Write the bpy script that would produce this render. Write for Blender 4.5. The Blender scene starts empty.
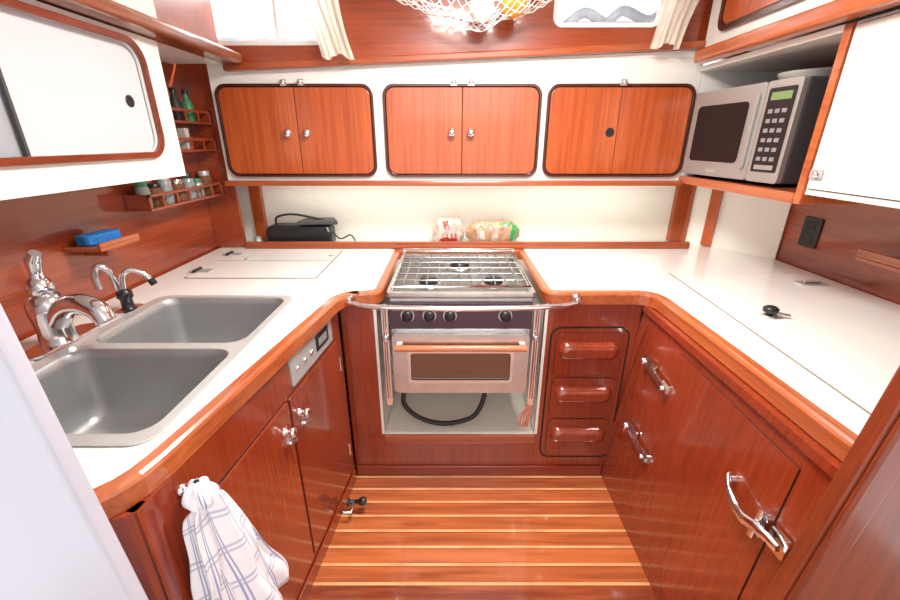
import bpy, math, random
from mathutils import Vector, Matrix
from mathutils.geometry import tessellate_polygon
from mathutils import noise as NZ
import bmesh
random.seed(4)
S=bpy.context.scene
COL=S.collection
# ---------------------------------------------------------------- materials
def newmat(name):
    m=bpy.data.materials.new(name); m.use_nodes=True
    nt=m.node_tree; b=nt.nodes['Principled BSDF']
    return m,nt,b
def plain(name,c,rough=.5,metal=0,coat=0,noise=0.0,nscale=40,spec=.5,bump=0,trans=0,emit=0,transl=0):
    m,nt,b=newmat(name)
    b.inputs['Roughness'].default_value=rough; b.inputs['Metallic'].default_value=metal
    b.inputs['Coat Weight'].default_value=coat; b.inputs['Specular IOR Level'].default_value=spec
    b.inputs['Transmission Weight'].default_value=trans
    tc=nt.nodes.new('ShaderNodeTexCoord'); n=nt.nodes.new('ShaderNodeTexNoise')
    n.inputs['Scale'].default_value=nscale; n.inputs['Detail'].default_value=3
    nt.links.new(tc.outputs['Object'],n.inputs['Vector'])
    r=nt.nodes.new('ShaderNodeValToRGB')
    k=1-noise
    r.color_ramp.elements[0].color=(c[0]*k,c[1]*k,c[2]*k,1); r.color_ramp.elements[0].position=.3
    r.color_ramp.elements[1].color=(c[0],c[1],c[2],1); r.color_ramp.elements[1].position=.7
    nt.links.new(n.outputs['Fac'],r.inputs['Fac']); nt.links.new(r.outputs['Color'],b.inputs['Base Color'])
    if bump:
        bp=nt.nodes.new('ShaderNodeBump'); bp.inputs['Strength'].default_value=bump; bp.inputs['Distance'].default_value=.01
        nt.links.new(n.outputs['Fac'],bp.inputs['Height']); nt.links.new(bp.outputs['Normal'],b.inputs['Normal'])
    if emit:
        b.inputs['Emission Color'].default_value=(c[0],c[1],c[2],1); b.inputs['Emission Strength'].default_value=emit
    if transl:
        t=nt.nodes.new('ShaderNodeBsdfTranslucent'); t.inputs['Color'].default_value=(c[0],c[1],c[2],1)
        mx=nt.nodes.new('ShaderNodeMixShader'); mx.inputs[0].default_value=transl
        out=nt.nodes['Material Output']
        nt.links.new(b.outputs[0],mx.inputs[1]); nt.links.new(t.outputs[0],mx.inputs[2]); nt.links.new(mx.outputs[0],out.inputs['Surface'])
    return m
def wood(name,c1,c2,axis=2,rough=.28,coat=.5,fine=80,lo=.30,hi=.70):
    m,nt,b=newmat(name)
    tc=nt.nodes.new('ShaderNodeTexCoord'); mp=nt.nodes.new('ShaderNodeMapping')
    sc=[fine]*3; sc[axis]=fine*.04; mp.inputs['Scale'].default_value=sc
    n=nt.nodes.new('ShaderNodeTexNoise'); n.inputs['Scale'].default_value=1; n.inputs['Detail'].default_value=6
    n.inputs['Distortion'].default_value=.6
    mp2=nt.nodes.new('ShaderNodeMapping'); sc=[5.5]*3; sc[axis]=.7; mp2.inputs['Scale'].default_value=sc
    n2=nt.nodes.new('ShaderNodeTexNoise'); n2.inputs['Scale'].default_value=1; n2.inputs['Detail'].default_value=3
    mx=nt.nodes.new('ShaderNodeMath'); mx.operation='MULTIPLY_ADD'; mx.inputs[1].default_value=.55
    m2=nt.nodes.new('ShaderNodeMath'); m2.operation='MULTIPLY'; m2.inputs[1].default_value=.45
    L=nt.links.new
    L(tc.outputs['Object'],mp.inputs['Vector']); L(tc.outputs['Object'],mp2.inputs['Vector'])
    L(mp.outputs['Vector'],n.inputs['Vector']); L(mp2.outputs['Vector'],n2.inputs['Vector'])
    L(n2.outputs['Fac'],m2.inputs[0]); L(n.outputs['Fac'],mx.inputs[0]); L(m2.outputs[0],mx.inputs[2])
    r=nt.nodes.new('ShaderNodeValToRGB'); e=r.color_ramp.elements
    e[0].position=lo; e[0].color=(*c1,1); e[1].position=hi; e[1].color=(*c2,1)
    L(mx.outputs[0],r.inputs['Fac']); L(r.outputs['Color'],b.inputs['Base Color'])
    b.inputs['Roughness'].default_value=rough; b.inputs['Coat Weight'].default_value=coat; b.inputs['Coat Roughness'].default_value=.10
    return m
M={}
M['up']=wood('varnished_mahogany_bright',(.27,.040,.009),(.54,.115,.026),2)
M['upx']=wood('varnished_mahogany_long',(.20,.027,.008),(.42,.075,.017),0)
M['low']=wood('glossy_red_mahogany',(.165,.018,.005),(.33,.046,.013),2,rough=.24,coat=1,fine=110)
M['lowx']=wood('glossy_red_mahogany_long',(.16,.018,.006),(.31,.042,.013),0,rough=.25)
M['wall']=wood('mahogany_wall_ply',(.17,.022,.006),(.39,.066,.017),1,fine=70,coat=.8)
M['edge']=wood('counter_edging_wood',(.25,.045,.012),(.56,.145,.042),1,fine=70,coat=.8)
M['edgex']=wood('fiddle_wood_long',(.22,.038,.011),(.46,.105,.032),0,fine=70)
M['rail']=wood('brown_rail_wood',(.12,.028,.012),(.33,.09,.034),1,coat=.9)
M['dark']=wood('dark_frame_wood',(.03,.006,.003),(.09,.016,.006),2)
M['frame']=wood('dark_red_frame_wood',(.10,.015,.005),(.25,.042,.014),1)
M['post']=wood('bulkhead_wood',(.10,.016,.005),(.27,.048,.015),2,coat=.3)
M['gap']=plain('dark_gap',(.015,.006,.004),.9)
M['seam']=plain('thin_grey_seam',(.22,.19,.15),.8)
M['white']=plain('white_laminate',(.80,.775,.72),.3,noise=.04,nscale=3,coat=.3)
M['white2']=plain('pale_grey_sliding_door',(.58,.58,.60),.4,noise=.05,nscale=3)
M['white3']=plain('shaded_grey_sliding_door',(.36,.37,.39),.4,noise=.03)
M['ivory']=plain('ivory_door',(.64,.62,.57),.35,noise=.05,nscale=3)
M['top']=plain('worktop_white_laminate',(.87,.865,.83),.18,noise=.04,nscale=5,coat=.6)
M['cream']=plain('cream_panel',(.92,.89,.79),.45,noise=.04,nscale=4)
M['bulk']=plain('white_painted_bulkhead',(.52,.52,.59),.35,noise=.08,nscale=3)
M['steel']=plain('brushed_steel',(.62,.61,.60),.30,metal=1,noise=.12,nscale=30)
M['silver']=plain('pale_silver_plate',(.48,.48,.47),.35,metal=.35,noise=.08,nscale=30)
M['sink']=plain('sink_steel',(.44,.44,.44),.40,metal=.7,noise=.12,nscale=8)
M['rim']=plain('sink_rim_steel',(.66,.66,.65),.33,metal=.5,noise=.08,nscale=8)
M['chrome']=plain('chrome',(.78,.78,.80),.12,metal=1)
M['grate']=plain('dark_chrome_grate',(.40,.40,.41),.2,metal=1)
M['black']=plain('black_plastic',(.012,.012,.014),.35)
M['rubber']=plain('black_rubber',(.02,.02,.02),.55)
M['dsteel']=plain('dark_steel_panel',(.10,.07,.09),.25,metal=.8)
M['tray']=plain('burner_tray_steel',(.28,.27,.26),.3,metal=.9,noise=.3,nscale=20)
M['glass']=plain('brown_oven_glass',(.14,.055,.025),.08,coat=1)
M['champ']=plain('neutral_silver_metal',(.40,.39,.37),.38,metal=.5)
M['mwdark']=plain('microwave_black_glass',(.010,.010,.011),.22,coat=.15,spec=.3)
M['grey']=plain('grey_plastic',(.22,.22,.22),.5)
M['dgrey']=plain('dark_grey_case',(.06,.06,.065),.4)
M['green']=plain('display_green',(.16,.24,.09),.4,emit=.1)
M['blue']=plain('blue_sponge',(.02,.20,.60),.9,noise=.4,nscale=90,bump=.6)
M['curtain']=plain('cream_curtain_cloth',(.95,.92,.82),.85,noise=.06,nscale=20,transl=.6)
M['net']=plain('white_net_cord',(.98,.98,.96),.7)
M['orange']=plain('orange_peel',(.95,.36,.03),.5,noise=.15,nscale=80,bump=.2)
M['onion']=plain('pale_onion_skin',(.96,.92,.84),.4,noise=.10,nscale=12)
M['lemon']=plain('yellow_peel',(.95,.62,.08),.5,noise=.1,nscale=60,bump=.2)
M['bread']=plain('bread_crust',(.62,.34,.19),.35,noise=.45,nscale=28,bump=.5,coat=.7)
M['bag']=plain('clear_bag_film',(.80,.62,.53),.2,coat=.9,noise=.45,nscale=30,bump=.9)
M['redp']=plain('red_print',(.60,.06,.05),.3,noise=.4,nscale=50,coat=.5)
M['greenp']=plain('green_print',(.06,.40,.10),.3,noise=.4,nscale=40,coat=.5)
M['spice']=plain('spice_brown',(.22,.08,.03),.8,noise=.4,nscale=60)
M['jar']=plain('jar_glass_grey',(.30,.33,.32),.1,coat=.6,noise=.3)
M['greencap']=plain('green_cap',(.04,.20,.08),.4)
M['paper']=plain('book_cover_paper',(.55,.50,.42),.7,noise=.2,nscale=20)
M['copper']=wood('oven_handle_wood',(.45,.12,.04),(.75,.28,.12),0,fine=30)
M['hose']=plain('orange_gas_hose',(.75,.30,.18),.5)
M['winframe']=plain('window_frame_metal',(.86,.86,.85),.3,metal=.1)
M['deck']=plain('pale_deck_coaming',(.60,.61,.62),.6,noise=.3,nscale=9)
M['deckd']=plain('grey_deck_gear',(.30,.33,.38),.6,noise=.4,nscale=12)
m,nt,b=newmat('window_glass'); b.inputs['Transmission Weight'].default_value=1; b.inputs['Roughness'].default_value=0; b.inputs['IOR'].default_value=1.02
b.inputs['Base Color'].default_value=(.99,1,1,1); M['wglass']=m
# floor
m,nt,b=newmat('teak_plank_floor'); L=nt.links.new
tc=nt.nodes.new('ShaderNodeTexCoord'); sp=nt.nodes.new('ShaderNodeSeparateXYZ'); L(tc.outputs['Object'],sp.inputs[0])
dv=nt.nodes.new('ShaderNodeMath'); dv.operation='DIVIDE'; dv.inputs[1].default_value=.070; L(sp.outputs['Y'],dv.inputs[0])
fr=nt.nodes.new('ShaderNodeMath'); fr.operation='FRACT'; L(dv.outputs[0],fr.inputs[0])
fl=nt.nodes.new('ShaderNodeMath'); fl.operation='FLOOR'; L(dv.outputs[0],fl.inputs[0])
wn=nt.nodes.new('ShaderNodeTexWhiteNoise'); wn.noise_dimensions='1D'; L(fl.outputs[0],wn.inputs['W'])
mp=nt.nodes.new('ShaderNodeMapping'); mp.inputs['Scale'].default_value=(2.4,45,1); L(tc.outputs['Object'],mp.inputs[0])
nz=nt.nodes.new('ShaderNodeTexNoise'); nz.inputs['Scale'].default_value=1; nz.inputs['Detail'].default_value=6; nz.inputs['Distortion'].default_value=.5; L(mp.outputs[0],nz.inputs['Vector'])
ad=nt.nodes.new('ShaderNodeMath'); ad.operation='MULTIPLY_ADD'; ad.inputs[1].default_value=.5; L(wn.outputs['Value'],ad.inputs[0]); L(nz.outputs['Fac'],ad.inputs[2])
rp=nt.nodes.new('ShaderNodeValToRGB'); e=rp.color_ramp.elements; e[0].position=.42;e[0].color=(.20,.034,.011,1);e[1].position=1.0;e[1].color=(.56,.145,.042,1)
L(ad.outputs[0],rp.inputs['Fac'])
rs=nt.nodes.new('ShaderNodeValToRGB')
e=rs.color_ramp.elements; e[0].position=.03;e[0].color=(0,0,0,1);e[1].position=.06;e[1].color=(.95,.95,.95,1)
for p_,c_ in ((.17,.95),(.22,0)):
    q=e.new(p_); q.color=(c_,c_,c_,1)
L(fr.outputs[0],rs.inputs['Fac'])
nz2=nt.nodes.new('ShaderNodeTexNoise'); nz2.inputs['Scale'].default_value=5; L(tc.outputs['Object'],nz2.inputs['Vector'])
ml=nt.nodes.new('ShaderNodeMath'); ml.operation='MULTIPLY'; L(rs.outputs['Color'],ml.inputs[0])
mr=nt.nodes.new('ShaderNodeMapRange'); mr.inputs[1].default_value=.3; mr.inputs[2].default_value=.6; mr.inputs[3].default_value=.5; mr.inputs[4].default_value=1; L(nz2.outputs['Fac'],mr.inputs[0]); L(mr.outputs[0],ml.inputs[1])
mix=nt.nodes.new('ShaderNodeMix'); mix.data_type='RGBA'; L(ml.outputs[0],mix.inputs['Factor']); L(rp.outputs['Color'],mix.inputs[6]); mix.inputs[7].default_value=(.84,.45,.20,1)
rd=nt.nodes.new('ShaderNodeValToRGB'); rd.color_ramp.interpolation='CONSTANT'; e=rd.color_ramp.elements
e[0].position=0;e[0].color=(.4,.4,.4,1);e[1].position=.035;e[1].color=(1,1,1,1)
L(fr.outputs[0],rd.inputs['Fac'])
mm=nt.nodes.new('ShaderNodeMix'); mm.data_type='RGBA'; mm.blend_type='MULTIPLY'; mm.inputs['Factor'].default_value=1
L(mix.outputs[2],mm.inputs[6]); L(rd.outputs['Color'],mm.inputs[7]); L(mm.outputs[2],b.inputs['Base Color'])
b.inputs['Roughness'].default_value=.22; b.inputs['Coat Weight'].default_value=1; b.inputs['Coat Roughness'].default_value=.08; b.inputs['Coat IOR'].default_value=1.7
M['floor']=m
# towel
m,nt,b=newmat('white_towel_blue_check'); L=nt.links.new
uv=nt.nodes.new('ShaderNodeTexCoord'); sp=nt.nodes.new('ShaderNodeSeparateXYZ'); L(uv.outputs['UV'],sp.inputs[0])
outs=[]
for ax,k in (('X',4.5),('Y',3.6)):
    a=nt.nodes.new('ShaderNodeMath');a.operation='MULTIPLY';a.inputs[1].default_value=k;L(sp.outputs[ax],a.inputs[0])
    f=nt.nodes.new('ShaderNodeMath');f.operation='FRACT';L(a.outputs[0],f.inputs[0])
    r=nt.nodes.new('ShaderNodeValToRGB');e=r.color_ramp.elements
    A=.7 if ax=='X' else .45
    e[0].position=.40;e[0].color=(0,0,0,1);e[1].position=.43;e[1].color=(A,A,A,1)
    for p,c in ((.46,A),(.50,0),(.55,0),(.58,A),(.60,A),(.64,0)):
        q=e.new(p);q.color=(c,c,c,1)
    L(f.outputs[0],r.inputs['Fac']);outs.append(r)
mxn=nt.nodes.new('ShaderNodeMath');mxn.operation='MAXIMUM';L(outs[0].outputs[0],mxn.inputs[0]);L(outs[1].outputs[0],mxn.inputs[1])
mix=nt.nodes.new('ShaderNodeMix');mix.data_type='RGBA';mix.inputs[6].default_value=(.84,.84,.87,1);mix.inputs[7].default_value=(.06,.08,.34,1)
L(mxn.outputs[0],mix.inputs['Factor']);L(mix.outputs[2],b.inputs['Base Color']);b.inputs['Roughness'].default_value=.95
M['towel']=m
# ---------------------------------------------------------------- builder
def frame(O,U,V):
    U=Vector(U).normalized();V=Vector(V).normalized();N=U.cross(V)
    m=Matrix.Identity(4)
    for i in range(3):
        m[i][0]=U[i];m[i][1]=V[i];m[i][2]=N[i];m[i][3]=O[i]
    return m
I4=Matrix.Identity(4)
WO={}
def rr(u0,u1,v0,v1,r,seg=6):
    if not isinstance(r,(list,tuple)): r=[r]*4
    pts=[]
    for (cx,cy,sx,sy,a0,rad) in ((u0,v0,1,1,180,r[0]),(u1,v0,-1,1,270,r[1]),(u1,v1,-1,-1,0,r[2]),(u0,v1,1,-1,90,r[3])):
        rad=max(rad,1e-4)
        for i in range(seg+1):
            a=math.radians(a0+90*i/seg)
            pts.append((cx+sx*rad+rad*math.cos(a),cy+sy*rad+rad*math.sin(a)))
    return pts
def smooth(pts,n=6):
    P=[Vector(p) for p in pts];P=[P[0]*2-P[1]]+P+[P[-1]*2-P[-2]];o=[]
    for i in range(1,len(P)-2):
        for k in range(n):
            t=k/n;a,b_,c,d=P[i-1],P[i],P[i+1],P[i+2]
            o.append(.5*((2*b_)+(c-a)*t+(2*a-5*b_+4*c-d)*t*t+(3*b_-a-3*c+d)*t**3))
    o.append(P[-2]);return o
class MB:
    def __init__(s,F=None): s.v=[];s.f=[];s.m=[];s.sm=[];s.mats=[];s.F=F or I4;s.uv=None
    def add(s,vs,fs,mat,sm=False):
        b=len(s.v);s.v+=[s.F@Vector(v) for v in vs]
        mt=M[mat]
        if mt not in s.mats:s.mats.append(mt)
        k=s.mats.index(mt)
        for f in fs:s.f.append([i+b for i in f]);s.m.append(k);s.sm.append(sm)
        return s
    def box(s,a,b,c,d,e,f,mat):
        vs=[(x,y,z) for z in(e,f) for y in(c,d) for x in(a,b)]
        return s.add(vs,[(0,2,3,1),(4,5,7,6),(0,1,5,4),(2,6,7,3),(0,4,6,2),(1,3,7,5)],mat)
    def prism(s,poly,n0,n1,mat,holes=()):
        loops=[list(poly)]+[list(h) for h in holes];al=[p for l in loops for p in l];n=len(al)
        vs=[(p[0],p[1],n0) for p in al]+[(p[0],p[1],n1) for p in al];fs=[]
        if holes:
            T=tessellate_polygon([[Vector((p[0],p[1],0)) for p in l] for l in loops])
            for t in T: fs.append(tuple(t));fs.append(tuple(i+n for i in reversed(t)))
        else: fs=[tuple(range(n))[::-1],tuple(range(n,2*n))]
        b=0
        for l in loops:
            k=len(l)
            for i in range(k):
                j=(i+1)%k;fs.append((b+i,b+j,b+j+n,b+i+n))
            b+=k
        return s.add(vs,fs,mat)
    def loft(s,rings,mat,cap0=True,cap1=True,sm=True,closed=True):
        n=len(rings[0]);vs=[p for r in rings for p in r];fs=[]
        for i in range(len(rings)-1):
            for j in range(n if closed else n-1):
                k=(j+1)%n;fs.append((i*n+j,i*n+k,(i+1)*n+k,(i+1)*n+j))
        s.add(vs,fs,mat,sm)
        if cap0:s.add(rings[0],[tuple(range(n))[::-1]],mat)
        if cap1:s.add(rings[-1],[tuple(range(n))],mat)
        return s
    def tube(s,path,r,mat,seg=10,cap=True,flat=1):
        P=[Vector(p) for p in path];n=len(P);R=r if isinstance(r,(list,tuple)) else [r]*n
        if len(R)!=n: R=[R[min(len(R)-1,int(i/(n-1)*(len(R)-1)))]+(R[min(len(R)-1,int(i/(n-1)*(len(R)-1))+1)]-R[min(len(R)-1,int(i/(n-1)*(len(R)-1)))])*((i/(n-1)*(len(R)-1))%1) for i in range(n)]
        t=(P[1]-P[0]).normalized();a=Vector((0,0,1)) if abs(t.z)<.9 else Vector((1,0,0))
        x=t.cross(a).normalized();rings=[]
        for i in range(n):
            tt=(P[min(i+1,n-1)]-P[max(i-1,0)]).normalized()
            x=(x-tt*x.dot(tt)).normalized();y=tt.cross(x)
            rings.append([P[i]+(x*math.cos(2*math.pi*k/seg)+y*flat*math.sin(2*math.pi*k/seg))*R[i] for k in range(seg)])
        return s.loft(rings,mat,cap,cap)
    def lathe(s,prof,c,ax,mat,seg=20,sm=True):
        ax=Vector(ax).normalized();a=Vector((0,0,1)) if abs(ax.z)<.9 else Vector((1,0,0))
        x=ax.cross(a).normalized();y=ax.cross(x);c=Vector(c)
        rings=[[c+ax*h+(x*math.cos(2*math.pi*k/seg)+y*math.sin(2*math.pi*k/seg))*max(r,1e-4) for k in range(seg)] for r,h in prof]
        return s.loft(rings,mat,True,True,sm)
    def ball(s,c,rx,ry,rz,mat,seg=20,rg=12):
        c=Vector(c)
        rings=[[c+Vector((rx*math.sin(math.pi*i/rg)*math.cos(2*math.pi*k/seg),ry*math.sin(math.pi*i/rg)*math.sin(2*math.pi*k/seg),-rz*math.cos(math.pi*i/rg))) for k in range(seg)] for i in range(1,rg)]
        return s.loft(rings,mat)
    def obj(s,name,parent=None,label=None,cat=None,kind=None,group=None,bevel=0,bseg=2,solid=0,normals=True):
        me=bpy.data.meshes.new(name)
        mn=Vector([min(v[i] for v in s.v) for i in range(3)]);mxx=Vector([max(v[i] for v in s.v) for i in range(3)])
        o=Vector(((mn.x+mxx.x)/2,(mn.y+mxx.y)/2,mn.z))
        me.from_pydata([v-o for v in s.v],[],s.f)
        for mt in s.mats:me.materials.append(mt)
        for p,k,sm in zip(me.polygons,s.m,s.sm):p.material_index=k;p.use_smooth=sm
        if normals:
            bm=bmesh.new();bm.from_mesh(me);bmesh.ops.recalc_face_normals(bm,faces=bm.faces[:]);bm.to_mesh(me);bm.free()
        if s.uv:
            l=me.uv_layers.new(name='UVMap')
            for lp in me.loops:l.data[lp.index].uv=s.uv[lp.vertex_index]
        ob=bpy.data.objects.new(name,me);COL.objects.link(ob);WO[ob.name]=o
        setup(ob,o,parent,label,cat,kind,group)
        if solid:
            md=ob.modifiers.new('Solidify','SOLIDIFY');md.thickness=solid;md.offset=0
        if bevel:
            md=ob.modifiers.new('Bevel','BEVEL');md.width=bevel;md.segments=bseg;md.limit_method='ANGLE';md.angle_limit=math.radians(40);md.harden_normals=False
        return ob
def setup(ob,o,parent,label,cat,kind,group):
    if parent: ob.parent=parent;ob.location=o-WO[parent.name]
    else: ob.location=o
    if label:ob['label']=label
    if cat:ob['category']=cat
    if kind:ob['kind']=kind
    if group:ob['group']=group
def thing(name,loc,label,cat,group=None):
    e=bpy.data.objects.new(name,None);COL.objects.link(e);e.empty_display_size=.05
    WO[e.name]=Vector(loc);setup(e,Vector(loc),None,label,cat,None,group);return e
def ST(mb,name,**k): return mb.obj(name,kind='structure',**k)
# ---------------------------------------------------------------- setting
ST(MB().box(-1.32,1.68,-1.2,2.44,-.04,0,'floor'),'floor')
ST(MB().box(-1.32,1.68,-1.2,2.44,2.16,2.2,'white'),'ceiling')
ST(MB().box(-1.32,-1.28,.42,2.44,0,2.16,'wall'),'wall_left')
ST(MB().box(1.62,1.66,.56,2.44,0,2.16,'wall'),'wall_right')
ST(MB().box(-1.28,1.62,2.38,2.42,0,1.80,'cream'),'wall_back')
ST(MB().box(-1.279,-1.121,2.20,2.22,.905,1.80,'wall'),'wall_alcove')
# cabin side with window openings
FB=frame((0,2.16,0),(1,0,0),(0,0,1))
w1=rr(-1.09,-.54,1.86,2.13,.03);w2=rr(.47,.93,1.93,2.13,.04)
ST(MB(FB).prism([(-1.28,1.80),(1.62,1.80),(1.62,2.16),(-1.28,2.16)],-.03,0,'upx',[w1,w2]),'wall_cabin')
for i,(a,b_,c,d) in enumerate(((-1.09,-.54,1.86,2.13),(.47,.93,1.93,2.13))):
    q=MB(FB);q.prism(rr(a-.010,b_+.010,c-.010,d+.01,.04),0.0005,.010,'winframe',[rr(a+.008,b_-.008,c+.008,d-.01,.03)])
    if i==0: q.box((a+b_)/2+.03,(a+b_)/2+.045,c,d,-.01,.006,'winframe')
    q.prism(rr(a+.001,b_-.001,c+.001,d-.001,.035),-.02,-.016,'wglass')
    ST(q,'window_%d'%(i+1))
# deck gear seen outside the windows
ST(MB().box(-2.2,-.85,3.05,3.2,1.86,2.06,'deck'),'trim_11')
q=MB().box(.55,2.2,3.05,3.2,1.95,2.15,'deck');q.tube(smooth([(.70,2.95,2.10),(.82,2.95,2.17),(.95,2.95,2.12),(1.05,2.95,2.18),(1.2,2.95,2.13),(1.3,2.95,2.18)]),.028,'deckd');ST(q,'trim_12')
# foreground bulkheads
FR0=frame((0,.455,0),(1,0,0),(0,0,1))
pl=[(-1.28,0),(-.445,0),(-.47,.40),(-.497,.74),(-.518,1.05),(-.532,1.27),(-.56,1.7),(-.60,2.16),(-1.28,2.16)]
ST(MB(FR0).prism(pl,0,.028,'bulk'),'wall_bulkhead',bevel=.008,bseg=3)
FR0=frame((0,.60,0),(1,0,0),(0,0,1))
prof=[(1.62,0),(1.62,2.16),(.90,2.16),(.752,1.12),(.681,.51),(.622,0)]
ST(MB(FR0).prism(prof,0,.035,'post'),'wall_partition',bevel=.005)
e_=MB(FR0)
e_.prism([(.903,2.15),(.755,1.12),(.684,.51),(.625,.001),(.675,.001),(.734,.51),(.805,1.12),(.953,2.15)],.0352,.050,'post');ST(e_,'trim_9',bevel=.005)
# coachroof side
ST(MB().box(-1.28,-1.04,.46,1.72,1.812,2.16,'white').box(-1.28,-1.04,1.7205,2.13,1.812,2.16,'upx'),'wall_coachroof')
# diagonal cream hull panel
FD=frame((1.36,2.375,0),(.26,-.40,0),(0,0,1))
ST(MB(FD).box(0,.477,.0,1.25,0,.012,'cream'),'wall_corner')
ST(MB(FD).box(.0,.03,.905,1.25,.0125,.03,'up').box(.125,.175,.905,1.25,.0125,.035,'up'),'trim_1')
ST(MB().box(1.27,1.355,2.345,2.379,.905,1.25,'up').box(-1.12,-1.06,2.345,2.379,.905,1.25,'up'),'trim_2')
ST(MB().box(-1.03,-.925,.46,2.10,1.768,1.811,'rail'),'trim_3',bevel=.014,bseg=3)
ST(MB().box(1.085,1.15,.61,2.10,1.768,1.822,'edge'),'trim_4',bevel=.014,bseg=3)
zt=lambda x:1.746+.042*(x+.94)
ST(MB(FB).prism([(-1.03,zt(-1.03)),(1.139,zt(1.139)),(1.139,zt(1.139)+.03),(-1.03,zt(-1.03)+.03)],.0115,.05,'edgex'),'trim_5',bevel=.006)
ST(MB(FB).prism([(-1.03,zt(-1.03)+.0305),(1.139,zt(1.139)+.0305),(1.139,1.865),(-1.03,1.845)],.0125,.02,'upx'),'trim_8')
ST(MB(FB).prism([(.37,1.801),(1.139,1.801),(1.139,zt(1.139)-.0005)],.001,.0105,'white'),'trim_10')
ST(MB().box(-1.28,-1.031,.46,2.14,1.775,1.804,'white'),'trim_6')
# ---------------------------------------------------------------- worktop
def fillet(P,seg=6):
    o=[]
    for i,p in enumerate(P):
        r=p[2]
        if r==0 or i in(0,len(P)-1):o.append(Vector(p[:2]));continue
        c=Vector(p[:2]);a=(Vector(P[i-1][:2])-c).normalized();b_=(Vector(P[i+1][:2])-c).normalized()
        s0=c+a*r;e0=c+b_*r
        for k in range(seg+1):
            t=k/seg;o.append(s0*(1-t)**2+c*2*t*(1-t)+e0*t*t)
    return o
PATH=fillet([(-1.26,.47,0),(-.547,.47,.13),(-.405,1.47,.08),(-.262,1.47,.07),(-.262,2.14,.03),(.362,2.14,.03),(.362,1.47,.07),(.775,1.47,.07),(.775,.61,0)])
def offs(P,w):
    o=[]
    for i,p in enumerate(P):
        a=(P[i]-P[i-1]).normalized() if i>0 else None;b_=(P[i+1]-P[i]).normalized() if i<len(P)-1 else None
        a=a or b_;b_=b_ or a
        n=Vector((-a.y-b_.y,a.x+b_.x)).normalized();na=Vector((-a.y,a.x));o.append(p+n*w/max(.4,n.dot(na)))
    return o
wt=thing('worktop',(.1,1.5,.855),'white laminate U-shaped galley worktop with varnished wood edging','worktop')
BW=.036
IN=offs(PATH,BW)
outer=[tuple(p) for p in IN]+[(1.61,.61),(1.61,1.96),(1.35,2.37),(-1.26,2.37),(-1.26,.51)]
sinkhole=rr(-1.075,-.59,.640,1.435,.05)
MB().prism(outer,.872,.900,'top',[sinkhole]).obj('surface',wt,'white laminate surface')
e=MB();rings=[]
prof=[(0,.858),(0,.896),(.004,.902),(.010,.906),(BW-.004,.906),(BW,.901),(BW,.858)]
OF={k:offs(PATH,k) for k in {p[0] for p in prof}}
for i in range(len(PATH)): rings.append([(OF[k][i].x,OF[k][i].y,z) for k,z in prof])
e.loft(rings,'edge',sm=False);e.obj('edging',wt,'varnished wood edging')
MB().box(-1.11,1.30,2.175,2.20,.9005,.937,'edgex').obj('fiddle',wt,'varnished wood fiddle rail',bevel=.005)
MB().box(-.30,.40,2.142,2.174,.9065,.925,'edgex').obj('fiddle',wt,'varnished wood rail behind the stove',bevel=.005)
def lid(name,poly,label,cuts,extra=None):
    r=thing(name,(sum(p[0] for p in poly)/len(poly),sum(p[1] for p in poly)/len(poly),.9),label,'hatch')
    q=MB();q.prism(poly,.9002,.9012,'seam')
    cx=WO[r.name].x;cy=WO[r.name].y
    W=max(p[0] for p in poly)-min(p[0] for p in poly);H=max(p[1] for p in poly)-min(p[1] for p in poly)
    q.prism([(cx+(p[0]-cx)*(1-.012/W),cy+(p[1]-cy)*(1-.016/H)) for p in poly],.901,.9032,'top')
    for a in cuts:q.box(*a,.9032,.9036,'seam')
    q.obj('panel',r);return r
hl=lid('counter_hatch',rr(-1.14,-.57,1.66,2.13,.015),'white laminate hatch flush in worktop by the back corner',[(-1.13,-.58,1.93,1.935)])
for y in (1.76,2.05):
    q=MB();q.box(-1.16,-1.135,y-.02,y+.02,.9035,.908,'silver').box(-1.13,-1.07,y-.022,y+.022,.9035,.907,'silver').tube([(-1.132,y-.028,.909),(-1.132,y+.028,.909)],.007,'black').obj('hinge',hl,'small chrome and black hinge')
for (x,y) in ((-1.0,1.96),(-.6,2.02)): MB().lathe([(.014,0),(.014,.003),(.006,.004)],(x,y,.9037),(0,0,1),'silver').obj('finger_ring',hl,'small round chrome lift ring')
hr=lid('icebox_hatch',[(.90,.70),(1.54,.70),(1.54,1.74),(.97,1.74)],'large white icebox hatch set in worktop',[])
q=MB();q.prism(rr(1.42,1.53,1.56,1.61,.008),.9034,.908,'silver',[rr(1.438,1.512,1.572,1.598,.006)]);q.box(1.439,1.511,1.573,1.597,.9034,.9045,'black');q.tube([(1.445,1.585,.912),(1.505,1.585,.912)],.006,'silver');q.obj('pull',hr,'small metal latch pull')
q=MB();q.lathe([(.024,0),(.024,.004),(.014,.006)],(1.06,1.25,.9034),(0,0,1),'silver');q.lathe([(.010,.006),(.010,.012),(.022,.018),(.023,.030),(.014,.037),(.003,.038)],(1.06,1.25,.9034),(0,0,1),'black');q.tube([(1.07,1.25,.918),(1.115,1.235,.912)],.006,'chrome');q.obj('latch',hr,'small round black knob')
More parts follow.
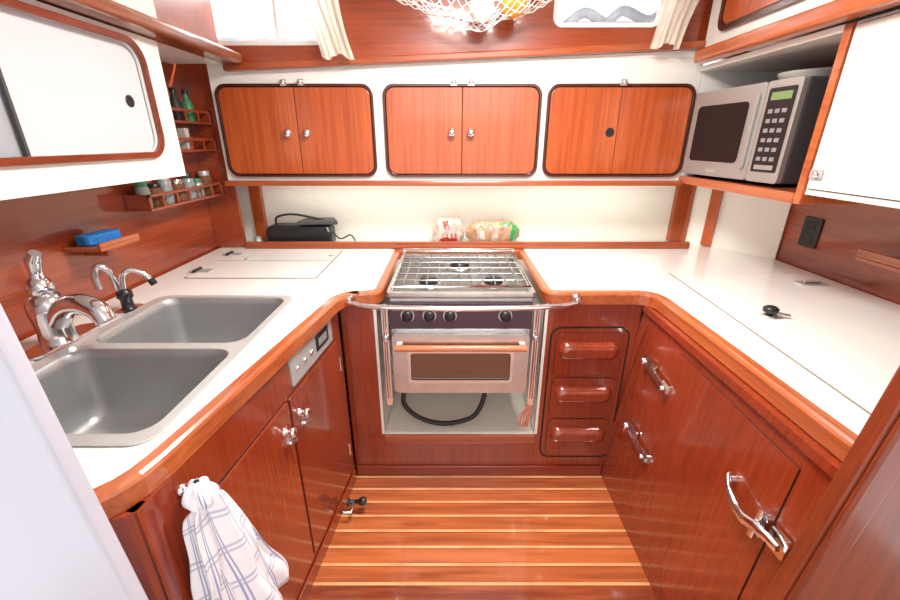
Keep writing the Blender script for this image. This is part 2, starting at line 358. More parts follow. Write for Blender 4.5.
# ---------------------------------------------------------------- sink
sk=thing('sink',(-.83,1.03,.69),'stainless steel double bowl sink set in white worktop','sink')
BX0,BX1=-1.045,-.600
q=MB();h1=rr(BX0,BX1,.662,1.018,.05,8);h2=rr(BX0,BX1,1.054,1.418,.05,8)
q.prism(rr(-1.085,-.576,.632,1.442,.05,8),.9015,.9070,'rim',[h1,h2]);q.obj('rim',sk,bevel=.002)
for a in ((.662,1.018),(1.054,1.418)):
    q=MB();R=[]
    for ins,z,rad in ((-.002,.9073,.052),(.004,.901,.05),(.007,.88,.048),(.012,.77,.045),(.018,.715,.045),(.035,.694,.04),(.06,.690,.035)):
        R.append([(p[0],p[1],z) for p in rr(BX0+ins,BX1-ins,a[0]+ins,a[1]-ins,rad,8)])
    q.loft(R,'sink',False,True);q.obj('basin',sk)
    cy=(a[0]+a[1])/2
    MB().lathe([(.045,0),(.045,.003),(.036,.004),(.032,.0005),(.01,.0005),(.01,.006),(.002,.007)],(-.82,cy,.6905),(0,0,1),'chrome').obj('drain',sk)
# faucet
fc=thing('faucet',(-1.15,1.03,.9),'chrome single-lever kitchen faucet beside the sink','faucet')
x,y=-1.125,1.06
MB().prism(rr(x-.038,x+.038,y-.12,y+.12,.037),.9005,.914,'chrome').obj('base_plate',fc,bevel=.003)
MB().lathe([(.046,.014),(.044,.02),(.040,.05),(.042,.08),(.045,.105),(.045,.13),(.034,.150),(.022,.156)],(x,y,.9),(0,0,1),'chrome',24).obj('body',fc)
MB().tube(smooth([(x+.02,y-.005,.975),(x+.05,y-.01,1.010),(x+.09,y-.02,1.032),(x+.135,y-.03,1.036),(x+.172,y-.035,1.018),(x+.188,y-.04,.99)],8),[.030,.030,.028,.027,.027,.025],'chrome',16).obj('spout',fc)
q=MB();q.lathe([(.024,0),(.031,.012),(.031,.03),(.022,.045),(.014,.05)],(x,y,1.053),(0,0,1),'chrome',20)
q.tube(smooth([(x,y,1.09),(x+.004,y,1.12),(x+.012,y-.003,1.15),(x+.028,y-.006,1.172)],6),[.018,.015,.018,.013],'chrome',14);q.obj('lever',fc)
# second tap
f2=thing('filter_tap',(-1.15,1.37,.9),'slim chrome gooseneck filter tap with dark tip beside the sink','faucet')
x,y=-1.11,1.31
MB().prism(rr(x-.03,x+.03,y-.045,y+.045,.02),.9005,.908,'chrome').lathe([(.024,.008),(.018,.012),(.018,.045),(.024,.05),(.022,.072),(.010,.080)],(x,y,.9),(0,0,1),'black').obj('base',f2)
MB().tube(smooth([(x-.012,y,.95),(x-.016,y-.01,1.03),(x-.025,y-.02,1.06),(x-.040,y-.03,1.065),(x-.050,y-.035,1.04),(x-.048,y-.035,.99)]),.010,'chrome').obj('spout',f2)
MB().tube(smooth([(x,y,.955),(x+.004,y+.005,1.02),(x+.025,y+.020,1.040),(x+.055,y+.035,1.025),(x+.072,y+.04,1.0)]),.009,'chrome').tube([(x+.070,y+.040,1.004),(x+.078,y+.044,.982)],.012,'black').obj('side_spout',f2)
MB().tube([(x+.0,y,.955),(x+.035,y-.02,.962)],.006,'black').obj('lever',f2)
# ---------------------------------------------------------------- lower cabinets helpers
def doorslab(F,poly,mat,n=.012,g=.004,centre=None):
    q=MB(F);us=[p[0] for p in poly];vs=[p[1] for p in poly]
    cu=(min(us)+max(us))/2;cv=(min(vs)+max(vs))/2;W=max(us)-min(us);H=max(vs)-min(vs)
    q.prism([(cu+(p[0]-cu)*(1+2*g/W),cv+(p[1]-cv)*(1+2*g/H)) for p in poly],.0005,.0015,'gap')
    q.prism(poly,.0016,n,mat);return q
def knob(F,u,v,n,par,mat='chrome',s=1,label='chrome knob'):
    MB(F).lathe([(.014*s,0),(.014*s,.003),(.006*s,.006),(.006*s,.014),(.014*s,.02),(.016*s,.026),(.012*s,.032),(.003,.034)],(u,v,n),(0,0,1),mat,16).obj('knob',par,label)
# left base
FLc=frame((-.533,.54,0),(.098,.92,0),(0,0,1))
lb=thing('base_cabinet',(-.6,1.0,0),'dark mahogany base cabinet under the sink with two doors','cabinet')
q=MB(FLc);q.box(-.02,.925,0,.857,-.02,0,'low');
q.obj('body',lb)
MB().prism([(-1.27,.50),(-.61,.50),(-.575,.503),(-.55,.512),(-.538,.525),(-.537,.545),(-.56,.545),(-.58,.525),(-.61,.52),(-1.27,.52)],0,.857,'low').obj('end_panel',lb)
d=doorslab(FLc,rr(.11,.475,.09,.735,.006),'low',.007,.003).obj('door',lb,bevel=.002);knob(FLc,.435,.66,.0075,d)
d=doorslab(FLc,rr(.487,.87,.09,.735,.006),'low',.007,.003).obj('door',lb,bevel=.002);knob(FLc,.53,.66,.0075,d)
for uu in (.435,.53):
    MB(FLc).box(uu-.012,uu+.03,.615,.63,.0075,.014,'chrome').tube([(uu,.62,.018),(uu+.028,.61,.024)],.005,'chrome').obj('latch',lb,'small chrome latch')
MB(FLc).box(0,.92,.0,.06,.0005,.008,'low').obj('kick_board',lb,bevel=.003)
for v in (.18,.6): MB(FLc).tube([(.878,v,.008),(.878,v+.06,.008)],.005,'chrome').obj('hinge',lb)
# control panel
cp=MB(FLc);cp.prism(rr(.52,.84,.755,.850,.008),.0005,.006,'silver');cp.box(.70,.80,.78,.835,.0061,.009,'black');cp.box(.715,.785,.792,.82,.0091,.0095,'grey')
for u in (.56,.61,.66): cp.lathe([(.007,0),(.007,.005),(.003,.006)],(u,.80,.006),(0,0,1),'chrome',10)
cp.obj('control_panel',None,'brushed steel control panel with small dark display on cabinet','control panel')
# door stop
ds=MB();ds.lathe([(.018,0),(.018,.006),(.009,.01),(.009,.05),(.016,.052),(.018,.07),(.012,.078)],(-.425,1.28,.05),(1,0,0.1),'black',14);ds.tube([(-.43,1.23,.05),(-.40,1.23,.05),(-.40,1.28,.05)],.006,'chrome')
ds.obj('door_stop',None,'black rubber and chrome door stop low on the cabinet','door stop')
# back base cabinet (stove bay)
FBk=frame((0,1.49,0),(1,0,0),(0,0,1))
bb=thing('stove_cabinet',(.15,1.7,0),'dark mahogany cabinet surrounding the stove bay with three drawers','cabinet')
MB(FBk).prism([(-.433,0),(.755,0),(.755,.857),(.375,.857),(.375,.215),(-.29,.215),(-.29,.857),(-.433,.857)],-.02,0,'low').obj('body',bb)
MB(FBk).box(-.292,.377,.185,.228,.0005,.014,'edgex').obj('lip',bb,'lighter wood lip below the stove bay',bevel=.004)
MB(FBk).box(-.302,-.2905,.229,.853,-.62,.004,'white').obj('bay_side',bb,'white stove bay side')
MB(FBk).box(.3755,.387,.229,.853,-.62,.004,'white').obj('bay_side',bb,'white stove bay side')
MB(FBk).box(-.29,.375,.216,.226,-.62,-.001,'cream').obj('bay_floor',bb,'cream stove bay floor')
MB(FBk).box(-.29,.375,.227,.853,-.64,-.625,'cream').obj('bay_back',bb)
MB(FBk).box(-.43,.70,0,.05,.0005,.01,'lowx').obj('kick_board',bb,bevel=.003)
MB(FBk).prism(rr(.405,.725,.10,.755,.045),.0005,.004,'gap',[rr(.411,.719,.106,.749,.04)]).prism(rr(.411,.719,.106,.749,.04),.0005,.003,'low').obj('drawer_surround',bb)
for k in range(3):
    v0=.122+k*.208
    d=doorslab(FBk.copy() @ Matrix.Translation((0,0,.003)),rr(.43,.70,v0,v0+.19,.03),'low',.005,.0018).obj('drawer',bb,bevel=.002)
    qq=MB(FBk);R=[]
    for ins,n in ((0,.0082),(.003,.020),(.012,.031),(.026,.036)):
        R.append([(p[0],p[1],n) for p in rr(.443+ins,.687-ins,v0+.072+ins*.9,v0+.152-ins*.9,.038-ins*.9,8)])
    qq.loft(R,'low',True,True,True)
    qq.obj('pull',d,'wide rounded wooden pull')
# right base: sloping face
FRc=frame((.70,1.487,0),(0,-1,0),(.062,0,.86))
rb=thing('icebox_cabinet',(1.1,1.05,0),'dark mahogany icebox cabinet with sloping front and chrome hardware','cabinet')
MB(FRc).box(0.0,.885,0,.858,-.02,0,'low').box(0.0,.885,.835,.8585,.0003,.012,'low').obj('body',rb)
dp=doorslab(FRc,[(.30,.08),(.80,.06),(.795,.79),(.30,.80)],'low',.004,.002).obj('door',rb,bevel=.001)
def barR(u,v):
    q=MB(FRc);z=.0046
    q.prism(rr(u-.085,u+.005,v+.000,v+.030,.006),z,z+.006,'chrome')
    q.prism(rr(u+.060,u+.110,v-.024,v+.012,.006),z,z+.006,'chrome')
    q.prism([(u-.078,v+.006),(u+.10,v-.020),(u+.112,v-.012),(u+.108,v+.000),(u-.07,v+.026),(u-.082,v+.018)],z+.0062,z+.016,'chrome')
    q.lathe([(.013,0),(.013,.008),(.009,.011)],(u-.065,v+.014,z+.016),(0,0,1),'chrome',14)
    q.lathe([(.009,0),(.009,.006),(.005,.008)],(u+.085,v-.008,z+.016),(0,0,1),'chrome',12)
    q.obj('latch',dp,'flat chrome bar latch')
barR(.20,.665);barR(.20,.37)
q=MB(FRc);u,v=.80,.610;z=.0046
q.prism(rr(u-.040,u-.005,v-.034,v+.036,.010),z,z+.012,'chrome')
q.prism(rr(u+.005,u+.055,v-.026,v+.028,.008),z,z+.009,'chrome')
R=[]
for k,(du,dv_,dn,w_) in enumerate(((-.145,.030,.012,.006),(-.138,.020,.020,.013),(-.115,.002,.027,.016),(-.08,-.014,.030,.017),(-.045,-.014,.032,.016),(-.015,-.002,.030,.015),(.02,.002,.024,.013),(.045,.002,.020,.008))):
    R.append([(u+du-.3*b_,v+dv_+b_,z+dn+t_) for b_,t_ in ((-w_,-.004),(-w_*.6,.004),(w_*.6,.004),(w_,-.004),(w_*.6,-.007),(-w_*.6,-.007))])
q.loft(R,'chrome')
q.tube([(u-.138,v+.020,z),(u-.138,v+.020,z+.016)],.010,'chrome',12)
q.tube([(u-.022,v-.040,z+.016),(u-.022,v+.044,z+.016)],.010,'chrome',12)
q.obj('latch',dp,'curved chrome lever latch')
# ---------------------------------------------------------------- stove
sv=thing('stove',(.04,1.73,.45),'stainless steel gimballed marine gas stove with oven','stove')
X0,X1=-.235,.32;Y0,Y1=1.475,2.02
FS=frame((0,Y0,0),(1,0,0),(0,0,1))
MB().box(X0,X1,Y0,Y1,.455,.885,'steel').obj('body',sv,bevel=.004)
q=MB();q.prism(rr(X0-.01,X1+.01,Y0-.012,Y1+.01,.012),.8855,.893,'tray')
q.prism(rr(X0-.008,X1+.008,Y0-.01,Y1+.008,.012),.8931,.908,'steel',[rr(X0+.01,X1-.01,Y0+.008,Y1-.01,.012)]);q.obj('cooktop',sv,bevel=.002)
for (bx,by,s) in ((.045,1.86,1.15),(-.09,1.62,1.0),(.18,1.62,1.0)):
    MB().lathe([(.060*s,0),(.060*s,.003),(.046*s,.006)],(bx,by,.8935),(0,0,1),'steel').lathe([(.04*s,.006),(.04*s,.016),(.034*s,.022),(.032*s,.026),(.012*s,.028)],(bx,by,.8935),(0,0,1),'black').obj('burner',sv)
q=MB();z=.926
q.tube([(X0+.01,Y0+.01,z),(X1-.01,Y0+.01,z),(X1-.01,Y1-.02,z),(X0+.01,Y1-.02,z),(X0+.01,Y0+.01,z)],.0050,'chrome',8)
for i in range(1,12):
    xx=X0+.01+(X1-X0-.02)*i/12;q.tube([(xx,Y0+.01,z+.003),(xx,Y1-.02,z+.003)],.0028,'grate',6)
for i in range(1,6):
    yy=Y0+.01+(Y1-Y0-.03)*i/6;q.tube([(X0+.01,yy,z-.003),(X1-.01,yy,z-.003)],.0035,'grate',6)
for (xx,yy) in ((X0+.012,Y0+.012),(X1-.012,Y0+.012),(X0+.012,Y1-.022),(X1-.012,Y1-.022)): q.tube([(xx,yy,.894),(xx,yy,z)],.004,'chrome',6)
q.obj('grate',sv,'chrome wire pot grate')
q=MB()
q.tube([(X0,Y1-.01,.908),(X0,Y1-.01,.94),(X1,Y1-.01,.94),(X1,Y1-.01,.908)],.005,'chrome',8)
q.obj('fiddle_rail',sv,'thin chrome pot fiddle rail')
MB(FS).box(X0,X1,.755,.868,.0005,.010,'dsteel').obj('control_panel',sv,'dark steel control panel',bevel=.003)
for kx in (-.165,-.08,0.0,.215,):
    q=MB(FS);q.lathe([(.027,0),(.027,.004)],(kx,.815,.0105),(0,0,1),'steel',20);q.lathe([(.022,0),(.022,.012),(.019,.020),(.004,.021)],(kx,.815,.0148),(0,0,1),'black',20);q.box(kx-.004,kx+.004,.797,.833,.034,.044,'black');q.obj('knob',sv,'black control knob')
od=MB(FS).prism(rr(X0+.005,X1-.005,.47,.742,.02),.0005,.026,'steel',[rr(X0+.075,X1-.075,.53,.660,.012)]).obj('oven_door',sv,bevel=.003)
MB(FS).prism(rr(X0+.076,X1-.076,.531,.659,.012),.002,.02,'glass').obj('window',od,'brown reflective oven window')
MB(FS).prism(rr(X0+.065,X1-.065,.52,.670,.016),.0262,.030,'chrome',[rr(X0+.077,X1-.077,.532,.658,.012)]).obj('window_trim',od)
q=MB(FS);q.tube([(X0+.02,.69,.05),(X1-.02,.69,.05)],.013,'copper',12)
q.obj('handle',od,'wooden oven handle bar')
for xx in (X0+.035,X1-.035): MB(FS).box(xx-.012,xx+.012,.678,.702,.0262,.040,'chrome').obj('handle_bracket',od)
for xx in (X0-.020,X1+.020):
    q=MB(FS);q.prism(rr(xx-.013,xx+.013,.40,.862,.010),.006,.014,'chrome');q.tube([(xx,.44,.02),(xx,.84,.02)],.006,'chrome');q.lathe([(.014,0),(.014,.012),(.008,.016)],(xx,.72,.014),(0,0,1),'steel',12);q.obj('gimbal_bracket',sv,'upright chrome gimbal bracket',bevel=.001)
# hoses
MB().tube(smooth([(-.20,1.53,.44),(-.20,1.52,.36),(-.13,1.53,.28),(-.02,1.54,.245),(.10,1.54,.28),(.15,1.56,.36),(.16,1.6,.44)],8),.011,'rubber').obj('gas_hose',None,'black rubber gas hose looping under the stove','hose')
q=MB()
for k in range(4): q.tube(smooth([(.33+.007*k,1.50,.38),(.335+.006*k,1.50,.36),(.30+.012*k,1.50,.30),(.315+.01*k,1.51,.252),(.34+.004*k,1.515,.28),(.362,1.52,.38)],6),.003,'hose',6)
q.obj('wire_bundle',None,'coiled pinkish wires hanging beside the stove','cable')
# safety rail
sr=thing('safety_rail',(.04,1.42,.87),'curved polished steel safety rail across the stove front','rail')
MB().tube(smooth([(-.385,1.464,.882),(-.385,1.44,.882),(-.36,1.42,.880),(-.27,1.395,.878),(.04,1.385,.876),(.36,1.395,.878),(.46,1.42,.880),(.485,1.44,.882),(.485,1.464,.882)],6),.010,'chrome',14).obj('bar',sr)
for xx in (-.385,.485): MB().lathe([(.022,0),(.022,.006),(.016,.010),(.014,.022)],(xx,1.468,.882),(0,-1,0),'chrome',20).obj('mount',sr)
# ---------------------------------------------------------------- upper back cabinets
FU=frame((0,2.15,0),(1,0,0),(0,0,1))
cabs=[(-1.12,-.339,-1.09,-.373,(-.777,-.686)),(-.339,.4455,-.305,.421,(.008,.10)),(.4455,1.148,.47,1.14,None)]
for i,(a,b_,u0,u1,kn) in enumerate(cabs):
    lab='upper cabinet with varnished mahogany double doors in white surround, chrome knobs' if kn else 'upper cabinet with mahogany doors and round finger hole beside the microwave'
    c=thing('upper_cabinet',((a+b_)/2,2.26,1.26),lab,'cabinet','upper cabinets along the back')
    bb2=b_-.001 if kn else 1.165
    MB(FU).box(a,bb2,1.262,1.80,-.228,0,'white').obj('body',c,'white laminate surround')
    MB(FU).prism(rr(u0-.012,u1+.012,1.279,1.695,.052),.0005,.014,'dark',[rr(u0,u1,1.29,1.683,.045)]).obj('door_frame',c,'dark rounded wooden door frame',bevel=.003)
    md=(u0+u1)/2
    MB(FU).prism(rr(u0,u1,1.29,1.683,.045),.0005,.002,'gap').obj('door_backing',c)
    for s in (0,1):
        p=rr(u0+.004,md-.0015,1.294,1.679,[.04,.003,.003,.04]) if s==0 else rr(md+.0015,u1-.004,1.294,1.679,[.003,.04,.04,.003])
        d=MB(FU).prism(p,.0025,.014,'up').obj('door',c,bevel=.0015)
        if kn: 
            MB(FU).lathe([(.016,0),(.016,.003),(.007,.006),(.007,.012),(.016,.018),(.019,.025),(.014,.031),(.003,.033)],(kn[s],1.482,.0142),(0,0,1),'chrome',16).obj('knob',d,'chrome knob')
        elif s==0:
            MB(FU).lathe([(.021,0),(.021,.003),(.017,.003),(.003,.0015)],(md-.035,1.485,.0142),(0,0,1),'black',16).obj('finger_hole',d,'black ringed finger hole')
    for k in ((-.04,.04) if kn else (0.0,)):
        q=MB(FU);q.box(md+k-.014,md+k+.014,1.685,1.712,.0145,.022,'chrome');q.ball((md+k,1.70,.028),.014,.012,.010,'chrome',12,8);q.obj('catch',c,'small chrome catch')
MB().box(-1.12,1.148,2.10,2.15,1.238,1.2615,'edgex').box(-1.12,1.148,2.15,2.37,1.246,1.2615,'white').obj('shelf_rail',None,'long varnished wood rail beneath the upper cabinets','shelf',bevel=.005)
# ---------------------------------------------------------------- upper left cabinet
FUL=frame((-1.0,0,0),(0,1,0),(0,0,1))
ul=thing('sliding_door_cabinet',(-1.14,1.1,1.325),'white wall cabinet with sliding doors in a rounded mahogany frame','cabinet')
op=rr(.62,1.505,1.412,1.730,.055)
MB(FUL).prism([(.50,1.325),(1.62,1.325),(1.62,1.764),(.50,1.764)],-.008,0,'white',[op]).box(.50,1.62,1.325,1.345,-.275,-.0085,'white').box(1.60,1.62,1.3455,1.764,-.275,-.0085,'white').box(.50,1.6,1.744,1.764,-.275,-.0085,'white').obj('body',ul)
MB(FUL).prism(rr(.60,1.525,1.394,1.748,.072),.0005,.014,'frame',[rr(.622,1.507,1.414,1.728,.055)]).obj('door_frame',ul,'thin dark red rounded mahogany frame',bevel=.004)
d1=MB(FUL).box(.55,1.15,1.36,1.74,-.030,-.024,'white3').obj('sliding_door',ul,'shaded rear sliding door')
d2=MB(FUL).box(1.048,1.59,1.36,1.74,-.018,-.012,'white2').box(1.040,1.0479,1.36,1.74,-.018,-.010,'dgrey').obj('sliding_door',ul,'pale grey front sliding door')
MB(FUL).lathe([(.018,0),(.018,.002),(.013,.002),(.002,.001)],(1.435,1.565,-.0118),(0,0,1),'black',16).obj('finger_hole',d2,'black finger hole')
# recess shelves on left wall
def rack(name,y0,y1,z,h,label,depth=.09,xw=-1.279):
    r=thing(name,(xw+depth/2,(y0+y1)/2,z),label,'rack')
    q=MB();q.box(xw,xw+depth,y0,y1,z,z+.010,'wall');q.box(xw+depth-.010,xw+depth,y0,y1,z+h-.012,z+h,'wall')
    for y in (y0,y1-.012): q.box(xw,xw+depth,y,y+.012,z+.0101,z+h,'wall')
    k=max(2,int((y1-y0)/.09))
    for i in range(1,k): yy=y0+(y1-y0)*i/k;q.box(xw+depth-.008,xw+depth-.002,yy-.005,yy+.005,z+.0101,z+h-.0121,'wall')
    q.obj('shelf',r,bevel=.0015);return r
rack('spice_rack',1.64,2.19,1.185,.065,'varnished wooden spice rack with spindle rail on the wall',depth=.10)
rack('book_rack',1.70,2.19,1.40,.06,'small wooden wall rack with rail in the corner recess',depth=.11)
rack('book_rack',1.70,2.19,1.52,.06,'small wooden wall rack in the corner recess',depth=.11)
def jar(x,y,z,r,h,body,cap,lab,cat='jar'):
    t=thing('spice_jar',(x,y,z),lab,cat,'jars in the spice rack')
    MB().lathe([(r*.95,0),(r,.004),(r,h*.75),(r*.8,h*.82)],(x,y,z),(0,0,1),body,16).obj('body',t)
    MB().lathe([(r*.85,0),(r*.85,h*.18),(r*.8,h*.2)],(x,y,z+h*.821),(0,0,1),cap,16).obj('lid',t)
specs=[(1.685,'jar','greencap',.100,.026),(1.755,'spice','black',.085,.030),(1.825,'jar','silver',.115,.027),(1.905,'spice','chrome',.09,.032),(1.99,'jar','black',.11,.028),(2.06,'jar','greencap',.08,.026),(2.135,'spice','silver',.11,.030)]
for y,bm,cm,h,r_ in specs:
    jar(-1.230,y,1.1955,r_,h,bm,cm,{'jar':'grey glass spice jar with lid in the rack','spice':'brown-filled spice jar in the rack'}[bm])
for y,w,bm,z in ((1.79,.03,'paper',1.4105),(1.825,.025,'redp',1.4105),(1.87,.035,'mwdark',1.4105),(2.0,.03,'paper',1.4105)):
    q=MB();q.box(-1.275,-1.187,y-w/2,y+w/2,z,z+.09,bm);q.box(-1.272,-1.186,y-w/2+.003,y+w/2-.003,z+.003,z+.087,'paper');q.obj('book',None,'small book standing in the wall rack','book',group='books in the wall rack',bevel=.002)
for y,bm in ((1.90,'spice'),(2.02,'rubber'),(2.11,'greencap')):
    t=thing('bottle',(-1.225,y,1.5305),'small dark bottle standing in the wall rack','bottle','bottles in the wall rack')
    MB().lathe([(.024,0),(.026,.004),(.026,.075),(.012,.095),(.011,.115)],(-1.225,y,1.5305),(0,0,1),bm,16).obj('body',t)
    MB().lathe([(.013,0),(.013,.018),(.011,.02)],(-1.225,y,1.646),(0,0,1),'black',14).obj('cap',t)
# soap shelf and sponge
sh=MB();sh.box(-1.279,-1.15,1.32,1.50,1.105,1.118,'edge');sh.box(-1.16,-1.15,1.32,1.50,1.1181,1.132,'edge');sh.prism([(-1.279,1.40),(-1.20,1.40),(-1.279,1.415)],1.07,1.1049,'edge');sh.obj('soap_shelf',None,'small varnished wooden shelf holding a sponge','shelf',bevel=.002)
q=MB(frame((-1.225,1.34,1.119),(.15,1,0),(-1,.15,0)));q.prism(rr(0,.13,-.03,.035,.02),0,.034,'blue');q.obj('sponge',None,'blue scrubbing sponge on the small wooden shelf','sponge',bevel=.006)
# ---------------------------------------------------------------- right upper unit
mc=thing('microwave_shelf',(1.37,1.77,1.25),'open varnished wood shelf unit holding the microwave','shelf')
MB().box(1.15,1.618,1.405,2.149,1.250,1.286,'edge').obj('shelf',mc,bevel=.004)
MB().box(1.15,1.618,1.375,1.4045,1.252,1.765,'edge').obj('divider',mc,'varnished wooden divider board',bevel=.004)
MB().box(1.167,1.618,2.15,2.37,1.252,1.765,'white').obj('side',mc,'white end panel')
MB().box(1.151,1.618,1.405,2.149,1.745,1.765,'white').obj('top',mc)
uc=thing('wall_cabinet',(1.38,1.0,1.30),'plain white wall cabinet with small latch beside the microwave shelf','cabinet')
MB().box(1.16,1.618,.64,1.374,1.285,1.765,'ivory').obj('body',uc)
FUR=frame((1.16,0,0),(0,-1,0),(0,0,1))
d=doorslab(FUR,rr(-1.368,-.70,1.305,1.755,.006),'ivory',.006,.003).obj('door',uc,bevel=.002)
q=MB(FUR);q.prism(rr(-1.365,-1.32,1.335,1.365,.006),.0065,.012,'silver');q.lathe([(.010,0),(.008,.012),(.003,.014)],(-1.335,1.35,.012),(0,0,1),'chrome',12);q.obj('latch',d,'small chrome latch')
up=thing('overhead_locker',(1.16,1.3,1.806),'white overhead locker front with mahogany framed door','cabinet')
MB().box(1.14,1.618,.61,2.125,1.823,2.155,'white').obj('body',up)
FUR2=frame((1.14,0,0),(0,-1,0),(0,0,1))
MB(FUR2).prism(rr(-2.03,-1.45,1.87,2.13,.05),.0005,.016,'dark',[rr(-2.01,-1.47,1.89,2.11,.04)]).obj('door_frame',up,bevel=.003)
MB(FUR2).prism(rr(-2.005,-1.475,1.895,2.105,.035),.0005,.012,'up').obj('door',up,bevel=.002)
# microwave
mw=thing('microwave',(1.38,1.85,1.285),'silver and black countertop microwave on the wood shelf','microwave')
FM=frame((1.160,2.115,1.292),(.085,-1,0),(0,0,1))
MB(FM).box(0.012,.565,.008,.360,-.34,-.003,'dgrey').box(.03,.06,-.005,.0079,-.32,-.02,'black').box(.49,.52,-.005,.0079,-.32,-.02,'black').obj('body',mw,'dark grey metal case',bevel=.006)
dd=MB(FM).prism(rr(0,.41,.008,.360,.012),-.0025,.018,'champ').obj('door',mw,'silver door',bevel=.004)
MB(FM).prism(rr(.04,.345,.07,.300,.02),.0185,.0205,'mwdark').obj('window',dd,'dark door window')
MB(FM).prism(rr(.372,.394,.05,.325,.01),.0185,.028,'champ').obj('handle',dd,'flat vertical handle',bevel=.004)
q=MB(FM);q.prism(rr(.415,.565,.008,.360,.012),-.0025,.018,'champ');q.prism(rr(.43,.55,.045,.335,.008),.0185,.0195,'black');q.obj('control_panel',mw,bevel=.002)
MB(FM).box(.445,.535,.294,.320,.0197,.0205,'green').obj('display',mw,'green digital display')
q=MB(FM)
for i in range(3):
    for j in range(6): q.box(.447+i*.031,.467+i*.031,.085+j*.033,.099+j*.033,.0197,.0210,'grey')
q.box(.446,.534,.054,.07,.0197,.021,'champ');q.obj('keypad',mw,'grey keypad')
MB(FM).box(.17,.23,.026,.039,.0185,.0195,'silver').obj('badge',mw,'small pale badge')
q=MB();q.lathe([(.07,0),(.10,.012),(.115,.03),(.118,.04),(.11,.04),(.105,.03),(.06,.010)],(1.40,1.78,1.654),(0,0,1),'white',28);q.obj('dish',None,'white shallow dish on top of the microwave','dish')
# outlet & small shelf on right wall
FO=frame((1.62,1.87,1.0),(0,-1,0),(0,0,1))
q=MB(FO);q.prism(rr(0,.095,0,.13,.006),.0005,.007,'black');q.box(.028,.067,.02,.055,.0071,.009,'mwdark');q.box(.028,.067,.075,.11,.0071,.009,'mwdark');q.obj('outlet',None,'dark brown electrical outlet on the wood wall','outlet',bevel=.001)
q=MB();q.box(1.52,1.619,1.30,1.49,1.03,1.045,'edge');q.box(1.52,1.532,1.30,1.49,1.0451,1.075,'edge');q.obj('wall_shelf',None,'small varnished wooden shelf with lip on the wall','shelf',bevel=.003)
# ---------------------------------------------------------------- items on the back shelf
bx=thing('electronics_case',(-.83,2.28,.9),'black electronics case with looping cable behind the fiddle','case')
F=frame((-1.02,2.24,.901),(1,.05,0),(-.05,1,0))
q=MB(F);q.loft([[(p[0],p[1],z) for p in rr(0+i,.36-i,0+i,.12-i*.5,.02)] for i,z in ((.004,0),(0,.01),(0,.075),(.01,.10),(.03,.108))],'black',sm=False);q.obj('body',bx)
q=MB(F);q.tube(smooth([(.05,.05,.105),(.06,.05,.15),(.15,.05,.165),(.28,.05,.14),(.36,.05,.12)]),.006,'rubber');q.obj('handle',bx)
q=MB(F);q.prism([(.18,.0,),(.40,.01),(.36,.12),(.20,.11)],.112,.135,'dgrey');q.obj('lid',bx,'dark flap on top',bevel=.006)
MB(F).tube(smooth([(.35,.04,.08),(.40,.03,.03),(.46,.03,.05),(.48,.03,.01),(.42,.03,.005),(.37,.03,.01)]),.004,'rubber').obj('cable',bx)
MB().lathe([(.022,0),(.022,.03),(.018,.035),(.018,.05)],(-1.07,2.25,.901),(0,0,1),'silver').obj('small_cup',None,'small silver cup beside the black case','cup')
def loaf(x0,x1,h,lab,mat,bands,seed):
    t=thing('bread_bag',((x0+x1)/2,2.27,.901),lab,'bread');NI,NJ=36,30;V=[]
    for i in range(NI+1):
        u=i/NI;x=x0+(x1-x0)*u;k=min(1,(math.sin(math.pi*min(.97,max(.03,u)))*1.9))**.55
        for j in range(NJ):
            a=2*math.pi*j/NJ
            ca,sa=math.cos(a),math.sin(a);cs=abs(ca)**.7*(1 if ca>0 else -1);ss=abs(sa)**.7*(1 if sa>0 else -1)
            n_=NZ.noise(Vector((u*7+seed,cs*2,ss*2)))*.22+NZ.noise(Vector((u*16+seed,cs*5,ss*5)))*.12
            r_=k*(1+n_*(1 if ss>-.5 else .0))
            V.append((x+n_*.02,2.275+.055*cs*r_,max(.902,.902+h/2+h/2*ss*r_)))
    q=MB();q.v=[Vector(v) for v in V]
    def midx(mn):
        mt=M[mn]
        if mt not in q.mats:q.mats.append(mt)
        return q.mats.index(mt)
    for i in range(NI):
        for j in range(NJ):
            k=(j+1)%NJ;mn=mat
            u=(i+.5)/NI;a=(j+.5)/NJ
            for (ua,ub,aa,ab,mm_) in bands:
                if ua<=u+.02*math.sin(j*.9)<=ub and aa<=a+.02*math.sin(i*1.3)<=ab: mn=mm_
            q.f.append([i*NJ+j,i*NJ+k,(i+1)*NJ+k,(i+1)*NJ+j]);q.m.append(midx(mn));q.sm.append(True)
    for i in (0,NI): q.f.append([i*NJ+j for j in range(NJ)]);q.m.append(0);q.sm.append(False)
    q.obj('bag',t)
loaf(-.095,.080,.145,'crumpled clear bag of rolls with red print','bag',[(.25,.8,.53,.62,'redp'),(.3,.5,.34,.44,'redp')],1.3)
loaf(.09,.385,.130,'loaf of sliced bread in clear bag with green end','bread',[(.82,.97,.1,.9,'greenp'),(.2,.34,.48,.62,'bag'),(.5,.6,.42,.6,'bag'),(.62,.8,.3,.38,'greenp')],7.7)
